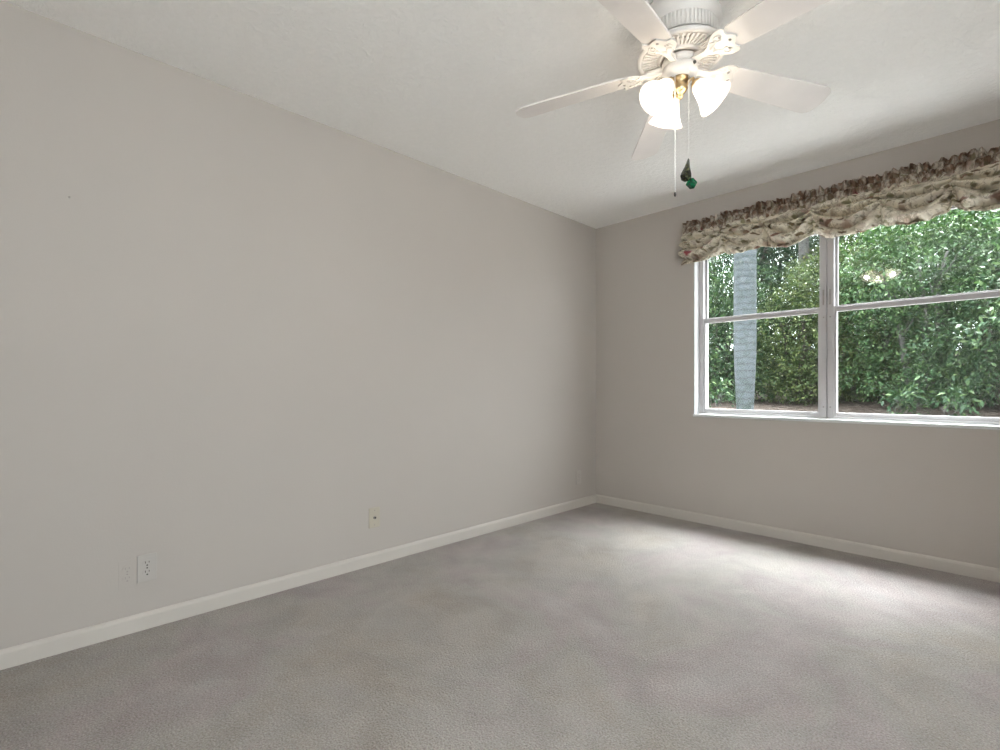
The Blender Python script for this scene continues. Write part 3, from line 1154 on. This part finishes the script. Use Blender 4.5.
# a feathery palm whose fronds hang behind the hedge gap, left window
ax_, ay_ = at(802, 8.0)
pl = empty('feather_palm', (ax_, ay_, gz(ax_, ay_)))
tag(pl, 'dark feathery palm with hanging fronds, upper right of the left window', 'palm tree')
MB().tube([(0, 0, -.1), (.05, 0, 1.6), (.02, .05, 3.2), (0, 0, 4.4)], [.13, .11, .10, .09], 12).build('trunk', M['stem'], pl)
for i in range(10):
    fm = MB()
    frond_mesh(fm, Vector((0, 0, 4.4)), i * 2 * pi / 10 + .35, 2.3, .9, 2.3, 60, .75)
    fm.build('frond', L['dark'], pl)

H = 'garden hedge shrubs behind the window'
plant('shrub', 922, 6.0, 'broad bright green shrub filling the middle of the right window', 'shrub', 'bright',
      [(0, 0, 2.15, 1.15, 1.0, .95), (-.55, -.2, 1.75, .7, .7, .6), (.75, -.1, 2.0, .85, .8, .9), (.1, -.1, 2.75, .8, .7, .6), (.95, -.15, .95, .65, .6, .65), (-.1, -.1, .42, 1.0, .6, .42), (-.5, 0, 1.0, .6, .5, .5)],
      26000, .060, (6, 2.2, .045, .45, 0, 3), 'stem')
plant('shrub', 1000, 5.6, 'lush mid green shrub low at the right edge of the right window', 'shrub', 'mid',
      [(0, 0, 1.1, .95, .8, 1.05), (.5, 0, 1.9, .8, .7, .8), (-.35, -.1, .7, .6, .6, .6), (0, -.1, .38, 1.0, .6, .4)], 20000, .056, (4, 1.6, .04, .4, 0, 5), 'bark')
plant('shrub', 858, 6.6, 'olive green shrub just right of the centre mullion, behind bare stems', 'shrub', 'olive',
      [(0, 0, 1.35, .95, .8, .85), (.3, .2, .75, .8, .6, .6), (-.3, .3, 2.2, .8, .7, .7), (0, .1, .38, 1.0, .6, .4)], 19000, .056, (5, 1.7, .04, .5, .1, 6), 'stem')
plant('shrub', 802, 6.2, 'yellowish green shrub left of the centre mullion', 'shrub', 'olive',
      [(0, 0, 1.25, .95, .85, .9), (-.4, 0, .75, .7, .6, .6), (0, -.1, .38, 1.0, .6, .4), (.35, 0, 1.9, .8, .7, .7)], 21000, .053, (4, 1.7, .05, .4, 0, 8), 'darkbark')
plant('shrub', 718, 6.0, 'dense green shrub at the left edge of the left window', 'shrub', 'mid',
      [(0, 0, 1.2, 1.05, .85, .95), (-.4, .1, 2.1, .95, .8, .85), (.5, .1, 1.8, .8, .7, .75), (.2, -.1, .7, .9, .6, .6), (0, -.1, .36, 1.1, .6, .4)], 23000, .056, (4, 1.8, .05, .4, 0, 9), 'bark')
plant('shrub', 668, 5.4, 'dense green shrub left of the window edge', 'shrub', 'mid',
      [(0, 0, 1.2, 1.1, .85, 1.0), (-.2, 0, 2.1, .9, .8, .9)], 8000, .08, (4, 1.8, .05, .4, 0, 10), 'bark')
plant('shrub', 1085, 5.0, 'dense green shrub right of the window edge', 'shrub', 'mid',
      [(0, 0, 1.2, 1.1, .85, 1.0), (.2, 0, 2.1, .9, .8, .9)], 8000, .08, (4, 1.8, .05, .4, 0, 12), 'bark')
# taller trees behind
plant('tree', 730, 9.0, 'tall dark tree behind the palm trunk', 'tree', 'dark',
      [(0, 0, 3.4, 1.8, 1.4, 1.3), (-.9, 0, 2.4, 1.2, 1.1, 1.1), (1.0, .2, 2.5, 1.2, 1.1, 1.1), (.2, 0, 1.4, 1.6, 1.0, 1.0), (0, .3, .6, 1.8, .8, .7)], 18000, .092, (2, 3.6, .11, .5, .2, 14), 'darkbark', shell=.7)
plant('tree', 800, 10.4, 'dark tree behind the feathery palm', 'tree', 'dark',
      [(0, 0, 2.0, 1.7, 1.2, 1.5), (.6, 0, 3.5, 1.5, 1.2, .9), (-.6, 0, 3.3, 1.2, 1.0, .9), (0, .3, .6, 1.8, .8, .7)], 17000, .092, (2, 3.4, .12, .5, -.2, 15), 'darkbark', shell=.7)
plant('tree', 846, 8.4, 'leaning grey trunked tree beside the centre mullion', 'tree', 'dark',
      [(1.1, .2, 2.4, 1.0, .9, .9), (.4, .6, 1.2, 1.0, .8, .9), (1.3, .4, 3.4, .9, .9, .6)], 10000, .085, (1, 5.0, .15, .2, -.5, 16), 'stem', shell=.7)
plant('tree', 930, 8.6, 'tall green tree rising behind the bright shrub', 'tree', 'mid',
      [(0, 0, 2.4, 1.7, 1.2, 1.5), (-1.0, .2, 3.3, 1.0, .9, .7), (.9, .1, 3.3, 1.2, 1.0, .9), (0, .3, .7, 1.8, .8, .8)], 16000, .085, (2, 3.8, .12, .5, 0, 18), 'darkbark', shell=.7)
plant('tree', 992, 7.4, 'dark blue green tree at the upper right of the right window', 'tree', 'dark',
      [(.1, 0, 3.3, .75, .75, 1.1), (.4, .1, 2.0, .9, .9, 1.0), (.5, 0, 4.2, .7, .7, .8)], 12000, .085, (2, 3.8, .10, .4, 0, 19), 'darkbark', shell=.7)
plant('tree', 1075, 7.6, 'tall dark tree beyond the right window edge', 'tree', 'dark',
      [(0, 0, 3.0, 1.5, 1.2, 1.5), (.4, 0, 1.5, 1.3, 1.0, 1.1)], 3500, .17, (2, 3.6, .12, .5, 0, 20), 'darkbark', shell=.7)
plant('tree', 650, 8.0, 'tall dark tree beyond the left window edge', 'tree', 'dark',
      [(0, 0, 3.0, 1.6, 1.2, 1.5), (-.4, 0, 1.5, 1.3, 1.0, 1.1)], 3500, .17, (2, 3.6, .12, .5, 0, 21), 'darkbark', shell=.7)
# small seedlings on the litter at the foot of the hedge
for i, (px, Y, lab) in enumerate([(905, 4.9, 'small leafy seedling at the foot of the bright shrub'), (716, 4.7, 'small leafy seedling on the litter left of the palm trunk'),
                                  (955, 4.7, 'low leafy sprig on the litter near the right window edge')]):
    plant('seedling', px, Y, lab, 'seedling', 'mid', [(0, 0, .22, .28, .25, .2)], 260, .075, (4, .3, .007, .12, 0, 30 + i), 'stem', shell=.9)

hx, hy = at(850, 12.5)
hr = empty('hedge', (hx, hy, gz(hx, hy)))
tag(hr, 'long dark hedge closing the garden behind all the trees', 'hedge')
leaves('foliage', L['dark'], [(-9 + 1.8 * i, .3 * math.sin(i * 2.1), 1.1 + .25 * math.sin(i * 1.3), 1.4, .8, 1.5) for i in range(11)], 16000, .16, hr, shell=.5)
stems('hedge', 9, 1.8, .05, 2.4, 0, 44).build('stems', M['darkbark'], hr)
